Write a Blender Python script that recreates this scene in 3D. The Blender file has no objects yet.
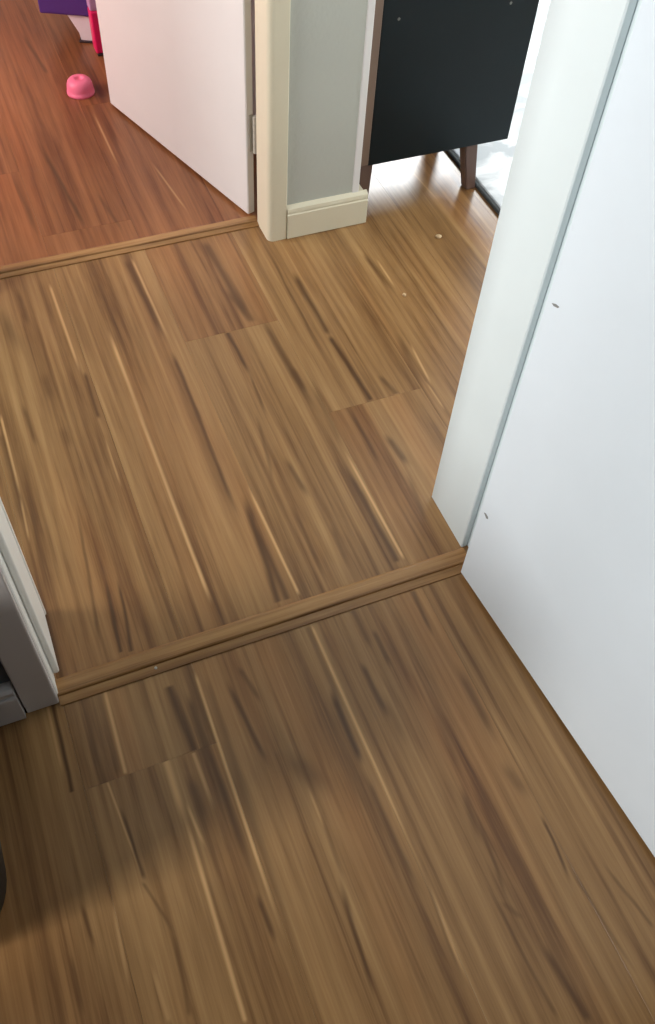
import bpy, bmesh, math, random
from mathutils import Vector, Matrix

# ------------------------------------------------------------------ camera
S = bpy.context.scene
COL = S.collection
CAM_H = 1.5
CM = ((0.92505351, -0.37632421, 0.05153721),      # image right
      (-0.27615976, -0.75949688, -0.58898240),    # image down
      (0.26079069, 0.53060774, -0.80650086))      # forward
FPX = 906.07
cam_d = bpy.data.cameras.new('camera')
cam = bpy.data.objects.new('camera', cam_d)
COL.objects.link(cam)
cam_d.sensor_fit = 'AUTO'
cam_d.sensor_width = 36
cam_d.lens = FPX / 1024 * 36
cam_d.clip_start = 0.02
r, d, f = [Vector(v) for v in CM]
m = Matrix(((r.x, -d.x, -f.x, 0), (r.y, -d.y, -f.y, 0), (r.z, -d.z, -f.z, CAM_H), (0, 0, 0, 1)))
cam.matrix_world = m
S.camera = cam

# ------------------------------------------------------------------ world, lights, exposure
S.view_settings.view_transform = 'Standard'
S.view_settings.look = 'None'
S.view_settings.exposure = 0.0
S.view_settings.gamma = 1.0
S.view_settings.use_curve_mapping = False
W = bpy.data.worlds.new('world')
S.world = W
W.use_nodes = True
W.node_tree.nodes['Background'].inputs[0].default_value = (0.75, 0.88, 1.0, 1)
W.node_tree.nodes['Background'].inputs[1].default_value = 1.0


def window_light(name, loc, direction, sx, sy, power, color):
    L = bpy.data.lights.new(name, 'AREA')
    L.shape = 'RECTANGLE'
    L.size, L.size_y = sx, sy
    L.energy = power
    L.color = color
    o = bpy.data.objects.new(name, L)
    COL.objects.link(o)
    o.location = loc
    o.rotation_euler = Vector(direction).to_track_quat('-Z', 'Y').to_euler()
    return o


window_light('near_window_light', (-2.19, 0.20, 1.36), (1, 0, 0), 0.42, 1.05, 72, (1.0, 0.97, 0.93))
window_light('living_window_light', (2.70, 4.74, 1.85), (0, -1, 0), 1.1, 0.9, 112, (0.90, 0.96, 1.0))
window_light('living_side_window_light', (3.54, 1.60, 1.35), (-1, 0, 0), 1.1, 1.7, 27, (1.0, 0.96, 0.88))
window_light('hall_window_light', (-1.28, 1.30, 1.45), (1, 0, 0), 0.55, 1.0, 22, (1.0, 0.97, 0.95))
window_light('far_room_window_light', (-1.58, 2.75, 1.25), (1, 0, 0), 1.0, 1.0, 41, (1.0, 0.95, 0.92))
pl_ = bpy.data.lights.new('pink_fill_light', 'POINT')  # added pink fill to redden the far floor; no lamp stands here
pl_.energy, pl_.color, pl_.shadow_soft_size = 6, (1.0, 0.10, 0.08), 0.08
plo = bpy.data.objects.new('pink_fill_light', pl_)
COL.objects.link(plo)
plo.location = (-0.30, 2.85, 0.45)


# ------------------------------------------------------------------ pixel -> floor
def px_floor(x, y, z=0.0):
    v = r * ((x - 327.5) / FPX) + d * ((y - 512) / FPX) + f
    t = (z - CAM_H) / v.z
    return v.x * t, v.y * t


def px_plane_y(x, y, Y):
    v = r * ((x - 327.5) / FPX) + d * ((y - 512) / FPX) + f
    v = v * (Y / v.y)
    return v.x, v.z + CAM_H


def px_plane_x(x, y, X):
    v = r * ((x - 327.5) / FPX) + d * ((y - 512) / FPX) + f
    v = v * (X / v.x)
    return v.y, v.z + CAM_H


# ------------------------------------------------------------------ materials
def new_mat(name):
    mt = bpy.data.materials.new(name)
    mt.use_nodes = True
    nt = mt.node_tree
    return mt, nt, nt.nodes['Principled BSDF']


def paint(name, col, rough=0.5, var=0.04, bump=0.02, scale=6, spec=0.5):
    mt, nt, b = new_mat(name)
    tc = nt.nodes.new('ShaderNodeTexCoord')
    n = nt.nodes.new('ShaderNodeTexNoise')
    n.inputs['Scale'].default_value = scale
    n.inputs['Detail'].default_value = 4
    nt.links.new(tc.outputs['Object'], n.inputs['Vector'])
    mx = nt.nodes.new('ShaderNodeMix')
    mx.data_type = 'RGBA'
    mx.inputs[6].default_value = (*[c * (1 - var) for c in col], 1)
    mx.inputs[7].default_value = (*[min(1, c * (1 + var)) for c in col], 1)
    nt.links.new(n.outputs['Fac'], mx.inputs[0])
    nt.links.new(mx.outputs[2], b.inputs['Base Color'])
    b.inputs['Roughness'].default_value = rough
    b.inputs['Specular IOR Level'].default_value = spec
    if bump:
        n2 = nt.nodes.new('ShaderNodeTexNoise')
        n2.inputs['Scale'].default_value = 90
        nt.links.new(tc.outputs['Object'], n2.inputs['Vector'])
        bp = nt.nodes.new('ShaderNodeBump')
        bp.inputs['Strength'].default_value = bump
        bp.inputs['Distance'].default_value = 0.01
        nt.links.new(n2.outputs['Fac'], bp.inputs['Height'])
        nt.links.new(bp.outputs['Normal'], b.inputs['Normal'])
    return mt


M_DOOR = paint('white_door_paint', (0.71, 0.80, 0.875), 0.35)
M_DOOR_FAR = paint('far_door_paint', (0.78, 0.78, 0.77), 0.4)
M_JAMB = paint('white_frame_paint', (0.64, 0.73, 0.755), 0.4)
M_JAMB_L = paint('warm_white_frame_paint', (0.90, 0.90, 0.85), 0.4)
M_CREAM = paint('cream_frame_paint', (0.74, 0.70, 0.54), 0.4)
M_GREYTRIM = paint('grey_white_trim_paint', (0.62, 0.59, 0.57), 0.4)
M_WALL = paint('pale_grey_wall_paint', (0.50, 0.53, 0.48), 0.7, bump=0.08)
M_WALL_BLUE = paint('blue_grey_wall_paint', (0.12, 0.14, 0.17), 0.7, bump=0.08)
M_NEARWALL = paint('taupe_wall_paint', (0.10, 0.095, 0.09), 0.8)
M_WHITEWALL = paint('white_wall_paint', (0.78, 0.78, 0.77), 0.8)
M_PINKWALL = paint('pink_wall_paint', (0.70, 0.60, 0.58), 0.8)
M_CEIL = paint('ceiling_paint', (0.6, 0.6, 0.59), 0.9)
M_BLACK = paint('black_panel', (0.003, 0.0095, 0.0125), 0.40, var=0.3, spec=0.22)
M_BLACKBIN = paint('black_plastic', (0.008, 0.009, 0.009), 0.45, var=0.2)
M_STEEL = paint('aged_steel', (0.55, 0.53, 0.47), 0.4)
M_STEEL.node_tree.nodes['Principled BSDF'].inputs['Metallic'].default_value = 0.15
M_PINK = paint('pink_silicone', (1.0, 0.21, 0.36), 0.4, var=0.03)
M_MAGENTA = paint('magenta_plastic', (0.80, 0.01, 0.13), 0.35, var=0.03)
M_LILAC = paint('lilac_plastic', (0.55, 0.32, 0.55), 0.4)
M_PURPLE = paint('purple_plastic', (0.085, 0.03, 0.22), 0.5, var=0.06)
M_WHITEPL = paint('white_plastic', (0.80, 0.76, 0.80), 0.4)
M_DARKPL = paint('dark_rubber', (0.03, 0.02, 0.025), 0.6)
M_SUB = paint('dark_underlay', (0.05, 0.03, 0.015), 0.9)
M_CRUMB = paint('crumb', (0.62, 0.45, 0.26), 0.7, var=0.2)
M_DULLSTEEL = paint('dull_screw', (0.16, 0.17, 0.15), 0.5)
M_SCUFF = paint('scuff_grey', (0.22, 0.23, 0.23), 0.7)
M_RUGEDGE = paint('dark_rug_binding', (0.035, 0.04, 0.042), 0.9)
M_GLASS = paint('sky_lit_pane', (0.75, 0.8, 0.85), 0.1)


def math_node(nt, op, a, b=None, c=None, clamp=False):
    n = nt.nodes.new('ShaderNodeMath')
    n.operation = op
    n.use_clamp = clamp
    for i, v in enumerate((a, b, c)):
        if v is None:
            continue
        if isinstance(v, (int, float)):
            n.inputs[i].default_value = v
        else:
            nt.links.new(v, n.inputs[i])
    return n.outputs[0]


def smooth(nt, v, a, b):
    n = nt.nodes.new('ShaderNodeMapRange')
    n.interpolation_type = 'SMOOTHSTEP'
    nt.links.new(v, n.inputs[0])
    for i, x in ((1, a), (2, b)):
        if isinstance(x, (int, float)):
            n.inputs[i].default_value = x
        else:
            nt.links.new(x, n.inputs[i])
    return n.outputs[0]


# node group: one grain streak (a printed line of sap or heart wood along the board)
SG = bpy.data.node_groups.new('grain_streak', 'ShaderNodeTree')
for nm in ('X', 'Y', 'xa', 'ya', 'xb', 'yb', 'half', 'ea', 'eb', 'strength'):
    SG.interface.new_socket(nm, in_out='INPUT', socket_type='NodeSocketFloat')
SG.interface.new_socket('Mask', in_out='OUTPUT', socket_type='NodeSocketFloat')
gi = SG.nodes.new('NodeGroupInput')
go = SG.nodes.new('NodeGroupOutput')
I = {s.name: s for s in gi.outputs}
t_ = math_node(SG, 'DIVIDE', math_node(SG, 'SUBTRACT', I['Y'], I['ya']), math_node(SG, 'SUBTRACT', I['yb'], I['ya']))
xc = math_node(SG, 'MULTIPLY_ADD', t_, math_node(SG, 'SUBTRACT', I['xb'], I['xa']), I['xa'])
dx = math_node(SG, 'DIVIDE', math_node(SG, 'ABSOLUTE', math_node(SG, 'SUBTRACT', I['X'], xc)), I['half'])
mk = math_node(SG, 'SUBTRACT', 1.0, smooth(SG, dx, 0.05, 1.15))
fa = smooth(SG, t_, 0.0, I['ea'])
fb = smooth(SG, math_node(SG, 'SUBTRACT', 1.0, t_), 0.0, I['eb'])
mk = math_node(SG, 'MULTIPLY', math_node(SG, 'MULTIPLY', mk, fa), math_node(SG, 'MULTIPLY', fb, I['strength']))
SG.links.new(mk, go.inputs[0])

# node group: base laminate wood, streaked along Y
WG = bpy.data.node_groups.new('laminate_wood', 'ShaderNodeTree')
WG.interface.new_socket('Vector', in_out='INPUT', socket_type='NodeSocketVector')
WG.interface.new_socket('Seed', in_out='INPUT', socket_type='NodeSocketFloat')
WG.interface.new_socket('Color', in_out='OUTPUT', socket_type='NodeSocketColor')
WG.interface.new_socket('Grain', in_out='OUTPUT', socket_type='NodeSocketFloat')
gi = WG.nodes.new('NodeGroupInput')
go = WG.nodes.new('NodeGroupOutput')


def stretched_noise(nt, vec, seed, sx, sy, detail=4, rough=0.55, dist=0.0, k=37.0):
    mp = nt.nodes.new('ShaderNodeVectorMath')
    mp.operation = 'MULTIPLY'
    nt.links.new(vec, mp.inputs[0])
    mp.inputs[1].default_value = (sx, sy, 0)
    n = nt.nodes.new('ShaderNodeTexNoise')
    n.noise_dimensions = '4D'
    n.inputs['Scale'].default_value = 1
    n.inputs['Detail'].default_value = detail
    n.inputs['Roughness'].default_value = rough
    n.inputs['Distortion'].default_value = dist
    nt.links.new(mp.outputs[0], n.inputs['Vector'])
    nt.links.new(math_node(nt, 'MULTIPLY', seed, k), n.inputs['W'])
    return n.outputs['Fac']


vec, seed = gi.outputs[0], gi.outputs[1]
fine = stretched_noise(WG, vec, seed, 330, 7, 5, 0.6)
med = stretched_noise(WG, vec, seed, 62, 1.3, 4, 0.55, 0.4, 51)
wide = stretched_noise(WG, vec, seed, 15, 1.0, 3, 0.5, 0.6, 73)
fleck = stretched_noise(WG, vec, seed, 90, 9.0, 3, 0.6, 0.2, 91)
v = math_node(WG, 'MULTIPLY_ADD', fine, 0.16, math_node(WG, 'MULTIPLY_ADD', med, 0.50, math_node(WG, 'MULTIPLY', wide, 0.42)))
v = math_node(WG, 'MULTIPLY_ADD', fleck, 0.12, v)
cr = WG.nodes.new('ShaderNodeValToRGB')
WG.links.new(v, cr.inputs[0])
els = cr.color_ramp.elements
els[0].position, els[0].color = 0.42, (0.095, 0.044, 0.0155, 1)
els[1].position, els[1].color = 0.78, (0.46, 0.28, 0.118, 1)
for pos, c in ((0.505, (0.185, 0.092, 0.033)), (0.575, (0.275, 0.149, 0.056)), (0.65, (0.345, 0.196, 0.077))):
    e = els.new(pos)
    e.color = (*c, 1)
tone = stretched_noise(WG, vec, seed, 9, 0.9, 2, 0.5, 0.0, 29)
mx = WG.nodes.new('ShaderNodeMix')
mx.data_type = 'RGBA'
mx.blend_type = 'MULTIPLY'
mx.inputs[7].default_value = (1.0, 0.89, 0.82, 1)
WG.links.new(smooth(WG, tone, 0.48, 0.70), mx.inputs[0])
WG.links.new(cr.outputs[0], mx.inputs[6])
WG.links.new(mx.outputs[2], go.inputs[0])
WG.links.new(fine, go.inputs[1])


def plank_mat(name, streaks=(), seed=None, rough=0.30, rot90=False, gain=None):
    mt, nt, b = new_mat(name)
    tc = nt.nodes.new('ShaderNodeTexCoord')
    vec = tc.outputs['Object']
    if rot90:
        mp = nt.nodes.new('ShaderNodeMapping')
        mp.inputs['Rotation'].default_value = (0, 0, math.pi / 2)
        nt.links.new(vec, mp.inputs[0])
        vec = mp.outputs[0]
    g = nt.nodes.new('ShaderNodeGroup')
    g.node_tree = WG
    nt.links.new(vec, g.inputs[0])
    if seed is None:
        oi = nt.nodes.new('ShaderNodeObjectInfo')
        nt.links.new(oi.outputs['Random'], g.inputs[1])
    else:
        g.inputs[1].default_value = seed
    col = g.outputs[0]
    if gain:
        mm = nt.nodes.new('ShaderNodeMix')
        mm.data_type = 'RGBA'
        mm.blend_type = 'MULTIPLY'
        mm.inputs[0].default_value = 1
        mm.inputs[7].default_value = (*gain, 1)
        nt.links.new(col, mm.inputs[6])
        col = mm.outputs[2]
    if streaks:
        sp = nt.nodes.new('ShaderNodeSeparateXYZ')
        nt.links.new(vec, sp.inputs[0])
        wob = nt.nodes.new('ShaderNodeTexNoise')
        wob.inputs['Scale'].default_value = 1
        wob.inputs['Detail'].default_value = 2
        mp = nt.nodes.new('ShaderNodeVectorMath')
        mp.operation = 'MULTIPLY'
        mp.inputs[1].default_value = (30, 7, 0)
        nt.links.new(vec, mp.inputs[0])
        nt.links.new(mp.outputs[0], wob.inputs['Vector'])
        X0 = math_node(nt, 'MULTIPLY_ADD', wob.outputs['Fac'], 0.010, math_node(nt, 'SUBTRACT', sp.outputs[0], 0.005))
        for (xa, ya, xb, yb, half, ea, eb, st, light) in streaks:
            s = nt.nodes.new('ShaderNodeGroup')
            s.node_tree = SG
            nt.links.new(sp.outputs[0] if light else X0, s.inputs[0])
            nt.links.new(sp.outputs[1], s.inputs[1])
            for k, val in enumerate((xa, ya, xb, yb, half, ea, eb, st)):
                s.inputs[2 + k].default_value = val
            mk = s.outputs[0]
            if not light:
                mk = math_node(nt, 'MULTIPLY', mk, smooth(nt, g.outputs[1], 0.0, 0.5))
            mm = nt.nodes.new('ShaderNodeMix')
            mm.data_type = 'RGBA'
            mm.inputs[7].default_value = (0.70, 0.43, 0.19, 1) if light else (0.085, 0.037, 0.012, 1)
            nt.links.new(mk, mm.inputs[0])
            nt.links.new(col, mm.inputs[6])
            col = mm.outputs[2]
    nt.links.new(col, b.inputs['Base Color'])
    rr = nt.nodes.new('ShaderNodeMapRange')
    nt.links.new(g.outputs[1], rr.inputs[0])
    rr.inputs[3].default_value = rough + 0.08
    rr.inputs[4].default_value = rough - 0.03
    nt.links.new(rr.outputs[0], b.inputs['Roughness'])
    bp = nt.nodes.new('ShaderNodeBump')
    bp.inputs['Strength'].default_value = 0.05
    bp.inputs['Distance'].default_value = 0.002
    nt.links.new(g.outputs[1], bp.inputs['Height'])
    nt.links.new(bp.outputs['Normal'], b.inputs['Normal'])
    return mt


M_STRIP = plank_mat('threshold_wood', rot90=True, seed=0.31, rough=0.22, gain=(1.22, 1.22, 1.22))
M_CABWOOD = paint('brown_cabinet_wood', (0.11, 0.065, 0.05), 0.5, var=0.2, scale=20)
M_TANWOOD = paint('tan_edge_wood', (0.19, 0.13, 0.095), 0.5, var=0.15, scale=20)


# ------------------------------------------------------------------ mesh helpers
def link(name, bm, mat, parent=None, loc=None, smooth_shade=False):
    me = bpy.data.meshes.new(name)
    bmesh.ops.recalc_face_normals(bm, faces=bm.faces)
    bm.to_mesh(me)
    bm.free()
    me.materials.append(mat)
    if smooth_shade:
        for p in me.polygons:
            p.use_smooth = True
    o = bpy.data.objects.new(name, me)
    COL.objects.link(o)
    if loc is not None:
        o.location = loc
    if parent:
        o.parent = parent
    return o


def box_bm(x0, x1, y0, y1, z0, z1, bev=0.0, seg=1, bm=None):
    bm = bm or bmesh.new()
    vs = bmesh.ops.create_cube(bm, size=1.0)['verts']
    for v in vs:
        v.co = Vector(((x0 + x1) / 2 + v.co.x * (x1 - x0), (y0 + y1) / 2 + v.co.y * (y1 - y0), (z0 + z1) / 2 + v.co.z * (z1 - z0)))
    if bev:
        es = list({e for v in vs for e in v.link_edges})
        bmesh.ops.bevel(bm, geom=es, offset=bev, segments=seg, affect='EDGES', profile=0.5)
    return bm


def box(name, x0, x1, y0, y1, z0, z1, mat, parent=None, bev=0.0, seg=1, origin=None):
    """A box whose origin is at its base centre (or at the parent's origin)."""
    if parent is not None:
        off = Vector(parent.get('_o', (0, 0, 0)))
        bm = box_bm(x0, x1, y0, y1, z0, z1, bev, seg)
        for v in bm.verts:
            v.co -= off
        return link(name, bm, mat, parent)
    c = Vector(((x0 + x1) / 2, (y0 + y1) / 2, z0))
    bm = box_bm(x0 - c.x, x1 - c.x, y0 - c.y, y1 - c.y, 0, z1 - z0, bev, seg)
    return link(name, bm, mat, None, c)


def empty(name, loc, rz=0.0):
    o = bpy.data.objects.new(name, None)
    COL.objects.link(o)
    o.empty_display_size = 0.05
    o.location = loc
    o.rotation_euler = (0, 0, rz)
    return o


def structure(o, label=None):
    o['kind'] = 'structure'
    if label:
        o['label'] = label
    return o


def tag(o, label, cat, group=None):
    o['label'] = label
    o['category'] = cat
    if group:
        o['group'] = group
    return o


def prism_bm(pts, axis, a0, a1):
    """Extrude a closed 2-D outline along an axis. axis 'x': pts are (y,z); 'y': (x,z); 'z': (x,y)."""
    bm = bmesh.new()

    def P(p, a):
        return {'x': (a, p[0], p[1]), 'y': (p[0], a, p[1]), 'z': (p[0], p[1], a)}[axis]
    A = [bm.verts.new(P(p, a0)) for p in pts]
    B = [bm.verts.new(P(p, a1)) for p in pts]
    n = len(pts)
    for i in range(n):
        bm.faces.new((A[i], A[(i + 1) % n], B[(i + 1) % n], B[i]))
    bm.faces.new(A)
    bm.faces.new(list(reversed(B)))
    return bm


def lathe_bm(prof, n=40):
    bm = bmesh.new()
    rings = []
    for (rr, z) in prof:
        if rr < 1e-6:
            rings.append([bm.verts.new((0, 0, z))])
        else:
            rings.append([bm.verts.new((rr * math.cos(2 * math.pi * k / n), rr * math.sin(2 * math.pi * k / n), z)) for k in range(n)])
    for a, b in zip(rings, rings[1:]):
        if len(a) == 1 and len(b) == 1:
            continue
        for k in range(n):
            k2 = (k + 1) % n
            if len(a) == 1:
                bm.faces.new((a[0], b[k], b[k2]))
            elif len(b) == 1:
                bm.faces.new((a[k], a[k2], b[0]))
            else:
                bm.faces.new((a[k], a[k2], b[k2], b[k]))
    return bm


CEIL = 2.5
# ------------------------------------------------------------------ floor with planks
floor = box('floor', -2.2, 3.6, -1.6, 4.8, -0.06, -0.008, M_SUB)
structure(floor, 'brown wood-look laminate floor of long boards running through the doorways')
FO = floor.location

PW, PX0 = 0.2325, 0.1245
# streaks read from the photograph: x1,y1,x2,y2 (pixels), half width (pixels), strength, light?, soft start, soft end
ST = [
    # hall
    (48.7, 282, 83, 380, 2.2, .75, 1, .1, .3), (84, 370, 99, 420, 3.5, .85, 0, .15, .1),
    (107, 327, 213, 608, 2.8, .85, 1, .12, .08), (113, 345, 218, 609, 4.0, .35, 0, .3, .2),
    (131, 257, 172, 347, 2.2, .6, 1, .1, .3), (125, 258, 168, 346, 5.0, .75, 0, .1, .3),
    (171, 349, 243, 530, 3.5, .8, 0, .1, .25), (166, 349, 240, 530, 7, .3, 0, .1, .2),
    (0, 413, 24, 510, 2.0, .8, 1, .1, .4), (0, 430, 30, 540, 5.0, .55, 0, .1, .3),
    (104, 435, 122, 490, 1.6, .4, 1, .3, .3), (20, 495, 30, 545, 1.8, .5, 1, .3, .3),
    (0, 305, 22, 360, 9, .5, 0, .4, .5), (22, 400, 38, 450, 4, .6, 0, .3, .3),
    (42, 370, 52, 405, 7, .4, 0, .4, .4), (60, 425, 72, 450, 8, .35, 0, .4, .4),
    (15, 285, 30, 330, 4, .6, 0, .3, .3), (62, 290, 95, 370, 9, .25, 0, .3, .4),
    (203, 240, 252, 322, 6.5, .75, 0, .1, .2), (222, 285, 254, 323, 6, .6, 0, .4, .1),
    (227, 332, 254, 382, 4.0, .95, 0, .03, .4), (248, 370, 268, 420, 2.2, .7, 0, .3, .4),
    (258, 314, 324, 425, 5.0, .7, 0, .2, .4), (290, 365, 308, 395, 5, .6, 0, .3, .4),
    (292, 270, 330, 337, 4.5, .85, 0, .2, .1), (328, 334, 371, 401, 4.2, .95, 0, .1, .03),
    (268, 250, 330, 370, 2.0, .6, 0, .2, .4), (378, 374, 397, 394, 4.0, .6, 0, .3, .05),
    (375, 257, 397, 290, 1.6, .6, 1, .3, .4), (362, 252, 400, 300, 4.5, .6, 0, .2, .5),
    (104, 574, 121, 653, 3.6, .95, 0, .3, .02), (117, 572, 132, 652, 3.2, .9, 0, .3, .02),
    (75, 500, 102, 655, 2.8, .6, 0, .3, .2), (22, 450, 48, 600, 4.0, .35, 0, .3, .4),
    (128, 520, 160, 620, 2.5, .4, 0, .4, .4), (150, 560, 180, 640, 3.0, .4, 0, .4, .3),
    (246, 482, 300, 597, 2.4, .9, 1, .25, .06), (243, 492, 279, 603, 6.0, .9, 0, .25, .02),
    (252, 520, 288, 600, 5.0, .8, 0, .3, .02),
    (342, 446, 405, 561, 2.2, .85, 1, .25, .06), (343, 462, 398, 563, 4.5, .85, 0, .25, .03),
    (347, 405, 384, 470, 3.5, .7, 0, .3, .3), (384, 432, 410, 468, 5, .7, 0, .3, .3), (405, 470, 430, 530, 4, .45, 0, .3, .4),
    (283, 455, 310, 500, 5, .65, 0, .3, .3), (290, 500, 330, 590, 3.5, .55, 0, .3, .4), (330, 520, 352, 575, 5, .4, 0, .3, .4),
    (256, 410, 275, 490, 3, .45, 0, .3, .3), (310, 380, 345, 450, 4, .5, 0, .3, .3),
    (425, 380, 446, 412, 1.6, .5, 1, .3, .3), (409, 341, 433, 388, 1.8, .6, 1, .3, .3), (395, 330, 425, 392, 5, .45, 0, .3, .3),
    (400, 158, 440, 203, 1.4, .5, 1, .2, .3), (440, 240, 485, 300, 5, .4, 0, .3, .3),
    # near room
    (194, 670, 290, 957, 2.8, .85, 1, .05, .4), (186, 690, 262, 900, 7, .75, 0, .1, .3), (203, 670, 300, 957, 6, .45, 0, .1, .4),
    (255, 890, 277, 945, 5, .75, 0, .3, .3),
    (310, 622, 421, 868, 2.6, .8, 1, .05, .5), (329, 685, 363, 768, 6.0, .95, 0, .25, .2), (362, 770, 425, 905, 5, .6, 0, .2, .3),
    (306, 625, 345, 715, 5, .5, 0, .05, .3),
    (225, 677, 273, 776, 5.0, .8, 0, .25, .3), (285, 745, 330, 800, 18, .55, 0, .45, .45), (238, 665, 262, 705, 4, .6, 0, .2, .3),
    (337, 872, 378, 1010, 4.0, .75, 0, .3, .3), (318, 805, 345, 885, 4, .35, 0, .4, .3), (307, 785, 325, 830, 2, .35, 1, .4, .4),
    (360, 660, 390, 722, 5, .8, 0, .2, .3), (372, 628, 392, 670, 4, .7, 0, .2, .3), (352, 610, 372, 650, 4, .5, 0, .05, .3),
    (180, 800, 246, 1024, 3.6, .65, 1, .3, .02), (166, 760, 188, 830, 6, .7, 1, .03, .5), (185, 800, 206, 850, 2.5, .6, 1, .3, .3),
    (52, 700, 72, 793, 3.6, .95, 0, .05, .02), (46, 700, 64, 780, 2.2, .45, 1, .1, .3),
    (104, 688, 126, 775, 2.8, .7, 1, .03, .04), (98, 690, 119, 778, 4, .4, 0, .1, .1),
    (107, 781, 146, 886, 2.0, .6, 1, .03, .3), (118, 800, 146, 882, 3.2, .8, 0, .3, .1), (142, 880, 176, 935, 3, .55, 0, .1, .4),
    (168, 685, 194, 751, 6.5, .9, 0, .05, .02), (193, 752, 216, 815, 3.2, .55, 1, .03, .5), (188, 770, 212, 840, 10, .6, 0, .3, .5),
    (80, 900, 96, 955, 3, .75, 0, .3, .4), (110, 890, 132, 1000, 3, .4, 1, .3, .4), (70, 950, 84, 1020, 5, .5, 0, .3, .3),
    (174, 930, 190, 1020, 4, .5, 0, .3, .1), (150, 960, 170, 1024, 4, .3, 1, .4, .1),
    # near room, right part
    (412, 590, 434, 640, 4, .65, 0, .05, .4), (455, 660, 500, 750, 8, .65, 0, .3, .4), (500, 760, 530, 800, 9, .45, 0, .4, .4),
    (540, 812, 575, 890, 3, .85, 0, .2, .4), (460, 780, 482, 850, 6, .5, 0, .4, .4), (474, 810, 510, 905, 3, .55, 0, .3, .3),
    (500, 900, 525, 920, 5, .4, 0, .3, .3), (540, 940, 590, 1024, 6, .75, 0, .3, .1), (425, 690, 470, 790, 6, .4, 0, .4, .4),
    (380, 690, 410, 750, 9, .35, 0, .4, .4), (560, 850, 640, 980, 3, .45, 0, .3, .3), (484, 880, 560, 1024, 3, .5, 0, .3, .1),
    (425, 875, 470, 990, 3, .5, 1, .4, .4), (600, 860, 655, 930, 3, .5, 0, .3, .1), (480, 690, 540, 800, 2, .3, 1, .4, .4),
    (415, 850, 470, 1000, 3, .35, 0, .4, .3),
    # far room
    (37, 140, 88, 232, 3.5, .8, 0, .3, .2), (10, 170, 40, 240, 3, .5, 0, .3, .3), (92, 110, 120, 170, 1.6, .5, 1, .3, .3),
    (20, 30, 48, 75, 3, .6, 0, .3, .1), (150, 160, 190, 215, 1.6, .45, 1, .3, .3), (95, 190, 125, 235, 3, .45, 0, .3, .3),
]
FLOOR_ST = []
for (x1, y1, x2, y2, w, st, li, ea, eb) in ST:
    xa, ya = px_floor(x1, y1)
    xb, yb = px_floor(x2, y2)
    xm, ym = (x1 + x2) / 2, (y1 + y2) / 2
    ex, ey = px_floor(xm + 1, ym)
    mx_, my_ = px_floor(xm, ym)
    sx = abs(ex - mx_)                       # metres across the boards for one pixel
    FLOOR_ST.append((xa, ya, xb, yb, max(0.002, w * sx), ea, eb, st, bool(li)))

Y_NEAR, Y_FAR = (0.766, 0.800), (1.926, 1.952)      # boards stop under the threshold strips
# end joints of each board row (metres along Y), spaced one board length apart
JOINT = {('near', -1): 0.597, ('near', -2): 0.1, ('hall', 1): 1.56, ('hall', 2): 1.24, ('far', 0): 2.05, ('far', 1): 2.62, ('far', -1): 2.35,
         ('hall', 3): 0.85, ('hall', 4): 1.02}
DEF = {'near': -0.32, 'hall': 0.70, 'far': 1.80}
LEN = 1.285
GAP = 0.00012
PINK_SPILL_GAIN = (0.93, 0.84, 0.80)  # reddens one hall board in place of pink light from the far room
FAR_PINK_GAIN = (0.86, 0.62, 0.58)          # the far room's pink light, painted into its boards' colour
M_PLANK = plank_mat('laminate_board')
M_PLANK_FAR = plank_mat('laminate_board_pink_lit', gain=FAR_PINK_GAIN)
mesh_cache = {}
rng = random.Random(4)
n_mat = 0


def add_plank(x0, x1, y0, y1, reg):
    global n_mat
    x0 += GAP; x1 -= GAP; y0 += GAP; y1 -= GAP
    cx, cy = (x0 + x1) / 2, (y0 + y1) / 2
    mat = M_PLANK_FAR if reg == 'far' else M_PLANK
    loc = []
    for s in FLOOR_ST:
        lo, hi = min(s[1], s[3]), max(s[1], s[3])
        xlo, xhi = min(s[0], s[2]) - s[4], max(s[0], s[2]) + s[4]
        if hi > y0 + .01 and lo < y1 - .01 and xhi > x0 and xlo < x1:
            loc.append((s[0] - cx, s[1] - cy, s[2] - cx, s[3] - cy, *s[4:]))
    if loc:
        n_mat += 1
        mat = plank_mat('laminate_board_grain', loc, gain=FAR_PINK_GAIN if reg == 'far' else PINK_SPILL_GAIN if (reg == 'hall' and x0 < 0.55 and (y0 > 1.5)) else None)
    key = (round(x1 - x0, 4), round(y1 - y0, 4))
    bm = box_bm(x0 - cx, x1 - cx, y0 - cy, y1 - cy, -0.008, 0)
    top = [e for e in bm.edges if all(v.co.z > -0.001 for v in e.verts)]
    bmesh.ops.bevel(bm, geom=top, offset=0.00015, segments=1, affect='EDGES')
    o = link('floor_board', bm, mat, floor)
    o.location = Vector((cx, cy, 0)) - FO
    return o


for n in range(-10, 15):
    x0 = PX0 + n * PW
    x1 = x0 + PW
    if x1 < -2.15 or x0 > 3.5:
        continue
    x0c, x1c = max(x0, -2.2), min(x1, 3.6)
    segs = []
    if x0 < 0.86:
        segs += [('near', -1.6, Y_NEAR[0])]
        if -1.6 < x0:
            if x0 < 0.75:
                segs += [('hall', Y_NEAR[1], Y_FAR[0]), ('far', Y_FAR[1], 4.6)]
            else:
                segs += [('hall', Y_NEAR[1], 4.8)]
    else:
        segs += [('hall', 0.93, 4.8)]
    for reg, a, b in segs:
        j0 = JOINT.get((reg, n), DEF[reg])
        cuts = [j0 + k * LEN for k in range(-4, 5)]
        ys = [a] + [c for c in cuts if a + .03 < c < b - .03] + [b]
        for ya, yb in zip(ys, ys[1:]):
            add_plank(x0c, x1c, ya, yb, reg)

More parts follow.
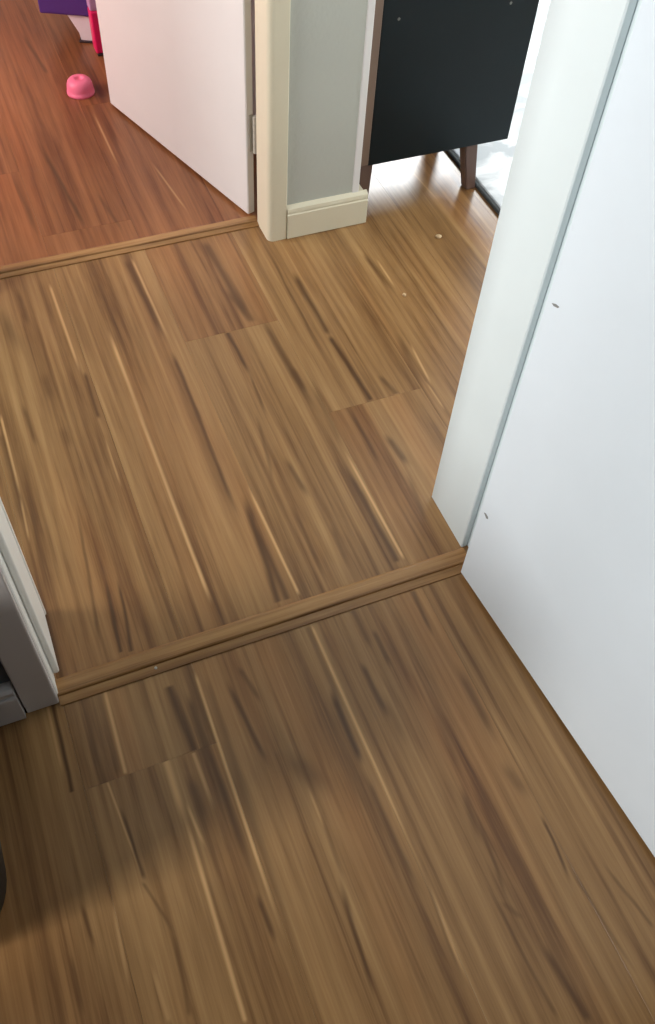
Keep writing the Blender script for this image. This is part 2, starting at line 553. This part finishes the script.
# ------------------------------------------------------------------ threshold strips
def strip(name, x0, x1, y0, y1, h, label):
    yc = (y0 + y1) / 2
    w = y1 - y0
    prof = [(-w / 2, 0.0), (-w / 2, 0.0025), (-w * .20, 0.0060), (-w * .17, 0.0050), (-w * .15, h - .0015), (-w * .10, h), (w * .33, h), (w * .40, h - .0006), (w * .46, h - .0025), (w / 2, 0.003), (w / 2, 0.0)]
    bm = prism_bm(prof, 'x', -(x1 - x0) / 2, (x1 - x0) / 2)
    o = link(name, bm, M_STRIP, None, ((x0 + x1) / 2, yc, 0))
    structure(o, label)
    return o


s1 = strip('trim_1', -0.112, 0.705, 0.757, 0.809, 0.010, 'brown wooden threshold strip across the nearer doorway')
s2 = strip('trim_2', -0.06, 0.668, 1.918, 1.960, 0.009, 'brown wooden threshold strip across the far doorway')
bm = lathe_bm([(0.0, 0.0016), (0.0022, 0.0013), (0.003, 0.0), (0.003, -0.004)], 14)
sc = link('screw', bm, M_STEEL, s1)
sx_, sy_ = px_floor(156, 669)
sc.location = (sx_ - s1.location.x, sy_ - s1.location.y, 0.0045)
sc['label'] = 'small shiny screw head'

# ------------------------------------------------------------------ walls
def wall(name, x0, x1, y0, y1, z0, z1, mat, label=None):
    return structure(box(name, x0, x1, y0, y1, z0, z1, mat), label)


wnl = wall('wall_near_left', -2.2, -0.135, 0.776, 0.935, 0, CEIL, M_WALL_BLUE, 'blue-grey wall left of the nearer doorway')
wall('wall_near_right', 0.735, 3.6, 0.785, 0.935, 0, CEIL, M_WHITEWALL)
wall('wall_near_header', -0.135, 0.735, 0.785, 0.935, 2.07, CEIL, M_WHITEWALL)
wfr = wall('wall_far_right', 0.705, 0.918, 1.857, 1.975, 0, CEIL, M_WALL, 'pale grey-green wall between the far door frame and the dark cabinet')
bd = box('corner_bead', 0.902, 0.921, 1.8545, 1.866, 0.09, CEIL, M_WHITEWALL, None, 0.002)
bd.location -= wfr.location
bd.parent = wfr
wall('wall_far_left', -1.3, -0.06, 1.857, 1.93, 0, CEIL, M_WALL)
wall('wall_far_header', -0.06, 0.705, 1.857, 1.93, 2.07, CEIL, M_WALL)
wall('wall_divider', 0.80, 0.918, 1.975, 4.8, 0, CEIL, M_WHITEWALL)
wall('wall_near_side', 0.86, 0.96, -1.6, 0.785, 0, CEIL, M_NEARWALL)
wall('wall_near_back', -2.3, 0.96, -1.7, -1.6, 0, CEIL, M_NEARWALL)
wall('wall_far_back', -1.7, 0.80, 4.6, 4.7, 0, CEIL, M_PINKWALL)
structure(box('ceiling', -2.3, 3.7, 0.785, 4.9, CEIL, CEIL + .08, M_CEIL))
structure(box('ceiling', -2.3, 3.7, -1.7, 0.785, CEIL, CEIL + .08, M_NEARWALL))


def window_wall(wname, wid, axis, plane0, plane1, a0, a1, w0, w1, z0, z1, mat, fmat):
    """Wall with a window opening: axis is the wall's long direction."""
    root = empty(wname, (0, 0, 0))
    structure(root)
    for (u0, u1, v0, v1) in ((a0, w0, 0, CEIL), (w1, a1, 0, CEIL), (w0, w1, 0, z0), (w0, w1, z1, CEIL)):
        if v1 - v0 < .01:
            continue
        if axis == 'y':
            box('wall_section', plane0, plane1, u0, u1, v0, v1, mat, root)
        else:
            box('wall_section', u0, u1, plane0, plane1, v0, v1, mat, root)
    win = empty(wid, (0, 0, 0))
    structure(win)
    t = .045
    pm = (plane0 + plane1) / 2
    for (u0, u1, v0, v1) in ((w0, w0 + t, z0, z1), (w1 - t, w1, z0, z1), (w0 + t, w1 - t, z0, z0 + t), (w0 + t, w1 - t, z1 - t, z1)):
        if axis == 'y':
            box('window_frame', pm - .03, pm + .03, u0, u1, v0, v1, fmat, win)
        else:
            box('window_frame', u0, u1, pm - .03, pm + .03, v0, v1, fmat, win)
    if axis == 'y':
        box('pane', pm - .004, pm + .004, w0 + t, w1 - t, z0 + t, z1 - t, M_GLASS, win)
    else:
        box('pane', w0 + t, w1 - t, pm - .004, pm + .004, z0 + t, z1 - t, M_GLASS, win)


window_wall('wall_near_window', 'window_1', 'y', -2.3, -2.2, -1.6, 0.785, -0.05, 0.45, 0.78, 1.94, M_NEARWALL, M_JAMB)
window_wall('wall_far_room_window', 'window_2', 'y', -1.7, -1.6, 1.93, 4.6, 2.2, 3.3, 0.70, 1.8, M_PINKWALL, M_JAMB)
window_wall('wall_living_window', 'window_3', 'x', 4.8, 4.9, 0.80, 3.6, 2.05, 3.35, 1.30, 2.40, M_WHITEWALL, M_JAMB)

window_wall('wall_hall_end', 'window_5', 'y', -1.4, -1.3, 0.935, 1.93, 0.98, 1.62, 0.90, 2.0, M_WHITEWALL, M_JAMB)
window_wall('wall_living_right', 'window_4', 'y', 3.6, 3.7, 0.785, 4.9, 1.0, 2.2, 0.45, 2.25, M_WHITEWALL, M_JAMB)

# ------------------------------------------------------------------ near door frame
fr = structure(empty('trim_3', (0.3, 0.86, 0)), 'white painted frame of the nearer doorway')
fr['_o'] = (0.3, 0.86, 0)
ZT = 2.05
box('jamb', -0.135, -0.110, 0.7765, 0.945, 0.0, ZT, M_JAMB_L, fr, 0.002)
box('stop', -0.110, -0.0985, 0.815, 0.942, 0.012, ZT, M_JAMB_L, fr, 0.004, 3)
box('casing', -0.168, -0.1125, 0.7635, 0.776, 0.0, ZT, M_GREYTRIM, fr, 0.003, 2)
box('casing', -0.175, -0.0965, 0.945, 0.956, 0.0, ZT, M_JAMB_L, fr, 0.003, 2)
box('jamb', 0.7185, 0.738, 0.772, 0.945, 0.0, ZT, M_JAMB, fr, 0.002)
box('stop', 0.7045, 0.7185, 0.812, 0.9495, 0.0, ZT, M_JAMB, fr, 0.002)
box('casing', 0.7186, 0.775, 0.936, 0.951, 0.0, ZT, M_JAMB, fr, 0.003)
box('casing', 0.725, 0.785, 0.770, 0.785, 0.0, ZT, M_JAMB, fr, 0.003)
box('head', -0.135, 0.738, 0.776, 0.945, ZT, ZT + .02, M_JAMB, fr, 0.002)

# ------------------------------------------------------------------ near door, open to the right
ang = math.atan2(0.148 - 0.755, 0.721 - 0.673)      # along the leaf from the hinge
door = structure(empty('door_1', (0.6725, 0.7565, 0), ang), 'smooth white door swung open along the right side')
bm = box_bm(0, 0.77, 0, 0.036, 0.010, 2.03, 0.0015)
leaf = link('leaf', bm, M_DOOR, door)
for z in (0.25, 1.75):
    bm = lathe_bm([(0, 0), (0.006, 0), (0.006, .1), (0, .1)], 12)
    h = link('hinge', bm, M_STEEL, door)
    h.location = (-0.004, 0.042, z)
bm = lathe_bm([(0, .055), (0.012, .053), (.022, .045), (.026, .03), (.02, .018), (.011, .014), (.011, .004), (.026, .003), (.026, 0)], 24)
kn = link('handle', bm, M_STEEL, door, smooth_shade=True)
kn.location = (0.70, 0, 1.0)
kn.rotation_euler = (math.pi / 2, 0, 0)


def door_local(px, py):
    """point of the leaf's visible face seen at a pixel -> (along, height)"""
    v = r * ((px - 327.5) / FPX) + d * ((py - 512) / FPX) + f
    n = Vector((-math.sin(ang), math.cos(ang), 0))
    o = Vector((0, 0, CAM_H))
    p0 = Vector((0.6725, 0.7565, 0))
    t = (p0 - o).dot(n) / v.dot(n)
    p = o + v * t - p0
    return p.x * math.cos(ang) + p.y * math.sin(ang), p.z


for (pts) in ([(484.3, 512.5), (486, 513.5), (488, 517), (488.2, 519), (486.4, 518.3)], [(552, 303), (556, 304), (559.5, 307), (558, 308), (554, 306)]):
    loc = [door_local(*p) for p in pts]
    bm = prism_bm([(a, z) for a, z in loc], 'y', -0.0006, 0.0004)
    sm = link('scuff_mark', bm, M_SCUFF, door)
    sm['label'] = 'small grey scuff on the white door'

# ------------------------------------------------------------------ skirting boards
def skirting(name, pts, axis, a0, a1, mat, label, loc):
    bm = prism_bm(pts, axis, a0, a1)
    return structure(link(name, bm, mat, None, loc), label)


pf = [(0.0, 0.002), (0.0, 0.071), (0.0035, 0.0735), (0.0035, 0.0765), (0.001, 0.079), (0.003, 0.0875), (0.009, 0.091), (0.015, 0.094), (0.015, 0.002)]
b1 = skirting('baseboard_far', pf, 'x', 0.7195 - 0.8318, 0.944 - 0.8318, M_CREAM, 'cream skirting board under the pale grey wall', (0.8318, 1.842, 0))
pf2 = [(0.944 - 0.918 - y, z) for y, z in pf]
bm = prism_bm([(0.944 - p[0] * 1.7 - 0.944, p[1]) for p in pf], 'y', 0.0, 2.6)
structure(link('baseboard_divider', bm, M_CREAM, None, (0.944, 1.8575, 0)))
pl = [(0.0, 0.003), (0.0, 0.078), (0.002, 0.082), (0.010, 0.084), (0.010, 0.090), (0.0015, 0.092), (0.0015, 0.100), (0.006, 0.106), (0.0208, 0.109), (0.0208, 0.003)]
skirting('baseboard_near', pl, 'x', -1.0, 1.0, M_GREYTRIM, 'grey-white skirting board left of the nearer door frame', (-1.171, 0.7552, 0))

# ------------------------------------------------------------------ far door frame and door
ff = structure(empty('trim_4', (0.69, 1.89, 0)), 'cream painted frame of the far doorway')
ff['_o'] = (0.69, 1.89, 0)
bm = box_bm(0.668, 0.7185, 1.846, 1.931, 0.0, ZT)
es = [e for e in bm.edges if all(abs(v.co.x - .668) < 1e-4 and abs(v.co.y - 1.846) < 1e-4 for v in e.verts)]
bmesh.ops.bevel(bm, geom=es, offset=0.016, segments=5, affect='EDGES', profile=0.5)
es = [e for e in bm.edges if all(abs(v.co.x - .7185) < 1e-4 and abs(v.co.y - 1.846) < 1e-4 for v in e.verts)]
bmesh.ops.bevel(bm, geom=es, offset=0.002, segments=1, affect='EDGES')
for v in bm.verts:
    v.co -= Vector((0.69, 1.89, 0))
link('jamb', bm, M_CREAM, ff)
box('jamb', 0.702, 0.7185, 1.931, 1.985, 0.0, ZT, M_CREAM, ff)
box('jamb', -0.09, -0.06, 1.846, 1.975, 0.0, ZT, M_CREAM, ff)
box('head', -0.09, 0.7185, 1.846, 1.975, ZT, ZT + .02, M_CREAM, ff)

A, B = Vector((0.653, 1.962)), Vector((0.441, 2.598))
fang = math.atan2(B.y - A.y, B.x - A.x)
L = (B - A).length
door2 = structure(empty('door_2', (A.x, A.y, 0), fang), 'white door standing open into the pink-lit room')
bm = box_bm(0, L, -0.022, 0, 0.008, 2.03, 0.0025)
link('leaf', bm, M_DOOR_FAR, door2)
# hinge: knuckles and a leaf plate on the door edge
for z0 in (0.190, 1.75):
    hg = empty('hinge', (0, 0, 0))
    hg.parent = door2
    for k in range(5):
        bm = lathe_bm([(0, 0), (0.0058, 0), (0.0058, .0185), (0, .0185)], 14)
        kk = link('knuckle', bm, M_STEEL, hg)
        kk.location = (-0.0125, -0.0175, z0 + k * 0.0195)
    bm = box_bm(-0.0020, 0.0, -0.0195, -0.008, z0, z0 + 0.097)
    link('hinge_plate', bm, M_STEEL, hg)

# ------------------------------------------------------------------ dark cabinet in the further room
CY = 1.885
cab = tag(empty('cabinet', (1.16, CY + .13, 0)), 'black-panelled cabinet on splayed brown wooden legs beyond the doorway', 'cabinet')
cab['_o'] = (1.16, CY + .13, 0)
ZB, ZC, CD = 0.141, 0.86, 0.27
box('body', 0.957, 1.3695, CY + .012, CY + CD, ZB + .003, ZC - .02, M_BLACK, cab, 0.002)
bp_ = box('back_panel', 0.956, 1.3705, CY, CY + .012, ZB, ZC - .02, M_BLACK, cab, 0.0015)
for (sxp, syp) in ((399, 19), (511, 3)):
    X, Z = px_plane_y(sxp, syp, CY)
    bm = lathe_bm([(0, .0012), (.003, .0008), (.0036, 0)], 12)
    s = link('screw', bm, M_DULLSTEEL, bp_)
    s.location = (X - 1.16, -.13, Z)
    s.rotation_euler = (math.pi / 2, 0, 0)
box('side_board', 0.9305, 0.9555, CY - .002, CY + CD, ZB + .004, ZC - .02, M_TANWOOD, cab, 0.002)
box('top', 0.9305, 1.385, CY - .005, CY + CD + .005, ZC - .019, ZC, M_CABWOOD, cab, 0.003)


def leg(tx, ty, bx, by, tw, bw):
    bm = bmesh.new()
    o = Vector((1.16, CY + .13, 0))
    T = [bm.verts.new(Vector((tx + a * tw, ty + b * tw, ZB + .004)) - o) for a, b in ((-1, -1), (1, -1), (1, 1), (-1, 1))]
    Bv = [bm.verts.new(Vector((bx + a * bw, by + b * bw, 0.0)) - o) for a, b in ((-1, -1), (1, -1), (1, 1), (-1, 1))]
    for i in range(4):
        bm.faces.new((T[i], T[(i + 1) % 4], Bv[(i + 1) % 4], Bv[i]))
    bm.faces.new(T)
    bm.faces.new(Bv)
    bmesh.ops.bevel(bm, geom=list(bm.edges), offset=.003, segments=2, affect='EDGES')
    link('leg', bm, M_CABWOOD, cab)


leg(1.268, 1.921, 1.287, 1.905, 0.020, 0.0155)
leg(0.953, 1.915, 0.956, 1.898, 0.022, 0.010)
leg(1.262, CY + CD - .04, 1.284, CY + CD - .03, 0.024, 0.016)
leg(0.982, CY + CD - .04, 0.976, CY + CD - .03, 0.024, 0.016)

# ------------------------------------------------------------------ rug
mt, nt, b = new_mat('white_grey_rug')
tc = nt.nodes.new('ShaderNodeTexCoord')
mp = nt.nodes.new('ShaderNodeMapping')
mp.inputs['Scale'].default_value = (5.5, 9.0, 1)
mp.inputs['Rotation'].default_value = (0, 0, 0.35)
nt.links.new(tc.outputs['Object'], mp.inputs[0])
n1 = nt.nodes.new('ShaderNodeTexNoise')
n1.inputs['Scale'].default_value = 1.0
n1.inputs['Detail'].default_value = 5
n1.inputs['Distortion'].default_value = 0.8
nt.links.new(mp.outputs[0], n1.inputs['Vector'])
cr = nt.nodes.new('ShaderNodeValToRGB')
cr.color_ramp.elements[0].position, cr.color_ramp.elements[0].color = 0.44, (0.48, 0.51, 0.53, 1)
cr.color_ramp.elements[1].position, cr.color_ramp.elements[1].color = 0.56, (0.80, 0.82, 0.83, 1)
nt.links.new(n1.outputs['Fac'], cr.inputs[0])
nt.links.new(cr.outputs[0], b.inputs['Base Color'])
b.inputs['Roughness'].default_value = 0.95
M_RUG = mt
rug = tag(empty('rug', (2.2, 2.75, 0)), 'white and grey mottled rug with a dark bound edge behind the cabinet', 'rug')
rug['_o'] = (2.2, 2.75, 0)
box('pile', 1.318, 3.1, 1.30, 4.2, 0.0005, 0.012, M_RUG, rug, 0.003)
box('binding', 1.303, 1.318, 1.30, 4.2, 0.0005, 0.0105, M_RUGEDGE, rug, 0.003)

# ------------------------------------------------------------------ black bin at the left edge
def rrect(x0, x1, y0, y1, rad, n=10):
    pts = []
    for cx, cy, a0 in ((x1 - rad, y1 - rad, 0), (x0 + rad, y1 - rad, 90), (x0 + rad, y0 + rad, 180), (x1 - rad, y0 + rad, 270)):
        for k in range(n + 1):
            a = math.radians(a0 + 90 * k / n)
            pts.append((cx + rad * math.cos(a), cy + rad * math.sin(a)))
    return pts


bin_ = tag(empty('storage_bin', (-0.421, 0.57, 0)), 'black round-cornered bin on the floor at the left edge', 'bin')
bm = bmesh.new()
rings = []
for (g, z) in ((-0.012, 0.0), (0, 0.010), (0.002, 0.41), (0.010, 0.415), (0.010, 0.43), (-0.006, 0.43), (-0.012, 0.40), (-0.014, 0.03)):
    rings.append([bm.verts.new((x, y, z)) for x, y in rrect(-0.17 - g, 0.172 + g, -0.165 - g, 0.165 + g, 0.11 + g)])
for a, b2 in zip(rings, rings[1:]):
    for i in range(len(a)):
        bm.faces.new((a[i], a[(i + 1) % len(a)], b2[(i + 1) % len(a)], b2[i]))
bm.faces.new(rings[0])
bm.faces.new(rings[-1])
link('body', bm, M_BLACKBIN, bin_, smooth_shade=True)
bm = bmesh.new()
rings = []
for (g, z) in ((0.008, 0.4305), (0.010, 0.445), (-0.01, 0.455), (-0.06, 0.46)):
    rings.append([bm.verts.new((x, y, z)) for x, y in rrect(-0.17 - g, 0.172 + g, -0.165 - g, 0.165 + g, 0.11 + g)])
for a, b2 in zip(rings, rings[1:]):
    for i in range(len(a)):
        bm.faces.new((a[i], a[(i + 1) % len(a)], b2[(i + 1) % len(a)], b2[i]))
bm.faces.new(rings[0])
bm.faces.new(rings[-1])
link('lid', bm, M_BLACKBIN, bin_, smooth_shade=True)

# unseen low block, added left of the view to shade the floor beside it
shade_block = tag(empty('shade_block', (-1.45, -0.55, 0)), 'unseen low grey block added to shade the near room floor', 'shade_block')
link('base', box_bm(-0.62, 0.62, -0.95, 0.92, 0.06, 0.30, 0.01), M_GREYTRIM, shade_block)
link('block_top', box_bm(-0.60, 0.60, -0.93, 0.90, 0.301, 0.48, 0.04, 3), M_WALL_BLUE, shade_block)
for a in (-.55, .55):
    for c in (-.88, .85):
        link('leg', box_bm(a - .03, a + .03, c - .03, c + .03, 0, 0.06), M_CABWOOD, shade_block)

# ------------------------------------------------------------------ toys in the far room
# pink dome-shaped cup, upside down, with a dimple on top
cx_, cy_ = px_floor(81.0, 92.5)
prof = [(0.0, 0.0395), (0.0085, 0.0395), (0.0105, 0.041), (0.0115, 0.0445), (0.014, 0.046), (0.020, 0.0455), (0.0285, 0.0425), (0.0345, 0.0365), (0.0378, 0.028), (0.0392, 0.018), (0.0395, 0.0095), (0.0408, 0.0085), (0.0412, 0.004), (0.0408, 0.0), (0.036, 0.0), (0.034, 0.02), (0.02, 0.036), (0, 0.037)]
cup = link('toy_cup', lathe_bm(prof, 48), M_PINK, None, (cx_, cy_, 0), True)
tag(cup, 'small pink dome-shaped cup with a dimpled top on the floor by the white door', 'toy')

# purple toy unit on white legs
TY = 2.985
xl, zl = px_plane_y(38.5, 16.5, TY)
xr, zr = px_plane_y(91.5, 16.5, TY)
zb = (zl + zr) / 2
toy = tag(empty('toy_unit', ((xl + xr) / 2, TY + .15, 0)), 'purple plastic toy unit on a white tapered leg, partly behind the open door', 'toy')
toy['_o'] = ((xl + xr) / 2, TY + .15, 0)
box('body', xl, xr, TY, TY + 0.28, zb, zb + 0.32, M_PURPLE, toy, 0.006, 2)
for (dy0, flip) in ((0.012, 1), (0.20, 1)):
    pts_px = [(64, 16), (96, 16), (91, 42), (83, 42), (79.5, 39), (77.5, 33), (72, 26)]
    pts = []
    for p in pts_px:
        X, Z = px_plane_y(p[0], p[1], TY + .012)
        pts.append((X, max(Z, 0.006)))
    zmin = min(p[1] for p in pts)
    pts = [(x, 0.008 + (z - zmin) * (zb + .004 - 0.008) / (max(q[1] for q in pts) - zmin)) for x, z in pts]
    bm = prism_bm(pts, 'y', TY + dy0, TY + dy0 + .05)
    for v in bm.verts:
        v.co -= Vector(toy['_o'])
    lg = link('leg', bm, M_WHITEPL, toy)
    lx = [p[0] for p in pts if p[1] < 0.03]
    box('foot_pad', min(lx) - .004, max(lx) + .012, TY + dy0 - .004, TY + dy0 + .052, 0.0, 0.008, M_DARKPL, toy, 0.002)
qa, qb = Vector(px_floor(38, 13.5, zb)), Vector(px_floor(93, 17.5, zb))
toy.rotation_euler = (0, 0, math.atan2(qb.y - qa.y, qb.x - qa.x))
mid = (qa + qb) / 2
off = Matrix.Rotation(toy.rotation_euler.z, 2) @ Vector((0, 0.15))
toy.location = (mid.x + off.x, mid.y + off.y, 0)
# hot pink post with a lilac cap
gx0, gy0 = px_floor(98, 58)
post = tag(empty('toy_post', (gx0 + 0.015, gy0 + .02, 0)), 'bright pink plastic toy post with a lilac top beside the purple unit', 'toy')
bm = box_bm(-0.016, 0.030, -0.010, 0.035, 0.006, 0.135, 0.006, 3)
link('body', bm, M_MAGENTA, post)
bm = box_bm(-0.016, 0.028, -0.008, 0.033, 0.135, 0.30, 0.006, 3)
link('cap', bm, M_LILAC, post)
bm = box_bm(-0.012, 0.034, -0.012, 0.037, 0.0, 0.006, 0.001)
link('foot_pad', bm, M_DARKPL, post)

# ------------------------------------------------------------------ crumbs
for k, (px, py, s, lb) in enumerate(((438.5, 237.5, 0.008, 'pale crumb on the floor in front of the cabinet leg'), (404, 295.5, 0.006, 'tiny crumb on the hall floor near the white door frame'))):
    X, Y = px_floor(px, py)
    bm = bmesh.new()
    bmesh.ops.create_icosphere(bm, subdivisions=2, radius=s)
    rg = random.Random(k)
    for v in bm.verts:
        v.co *= rg.uniform(.75, 1.1)
        v.co.z *= .45
    zm = min(v.co.z for v in bm.verts)
    for v in bm.verts:
        v.co.z -= zm
    o = link('crumb', bm, M_CRUMB, None, (X, Y, 0), True)
    o.rotation_euler = (0, 0, k)
    tag(o, lb, 'crumb', 'crumbs on the floor')

for o in list(bpy.data.objects):
    if '_o' in o.keys():
        del o['_o']
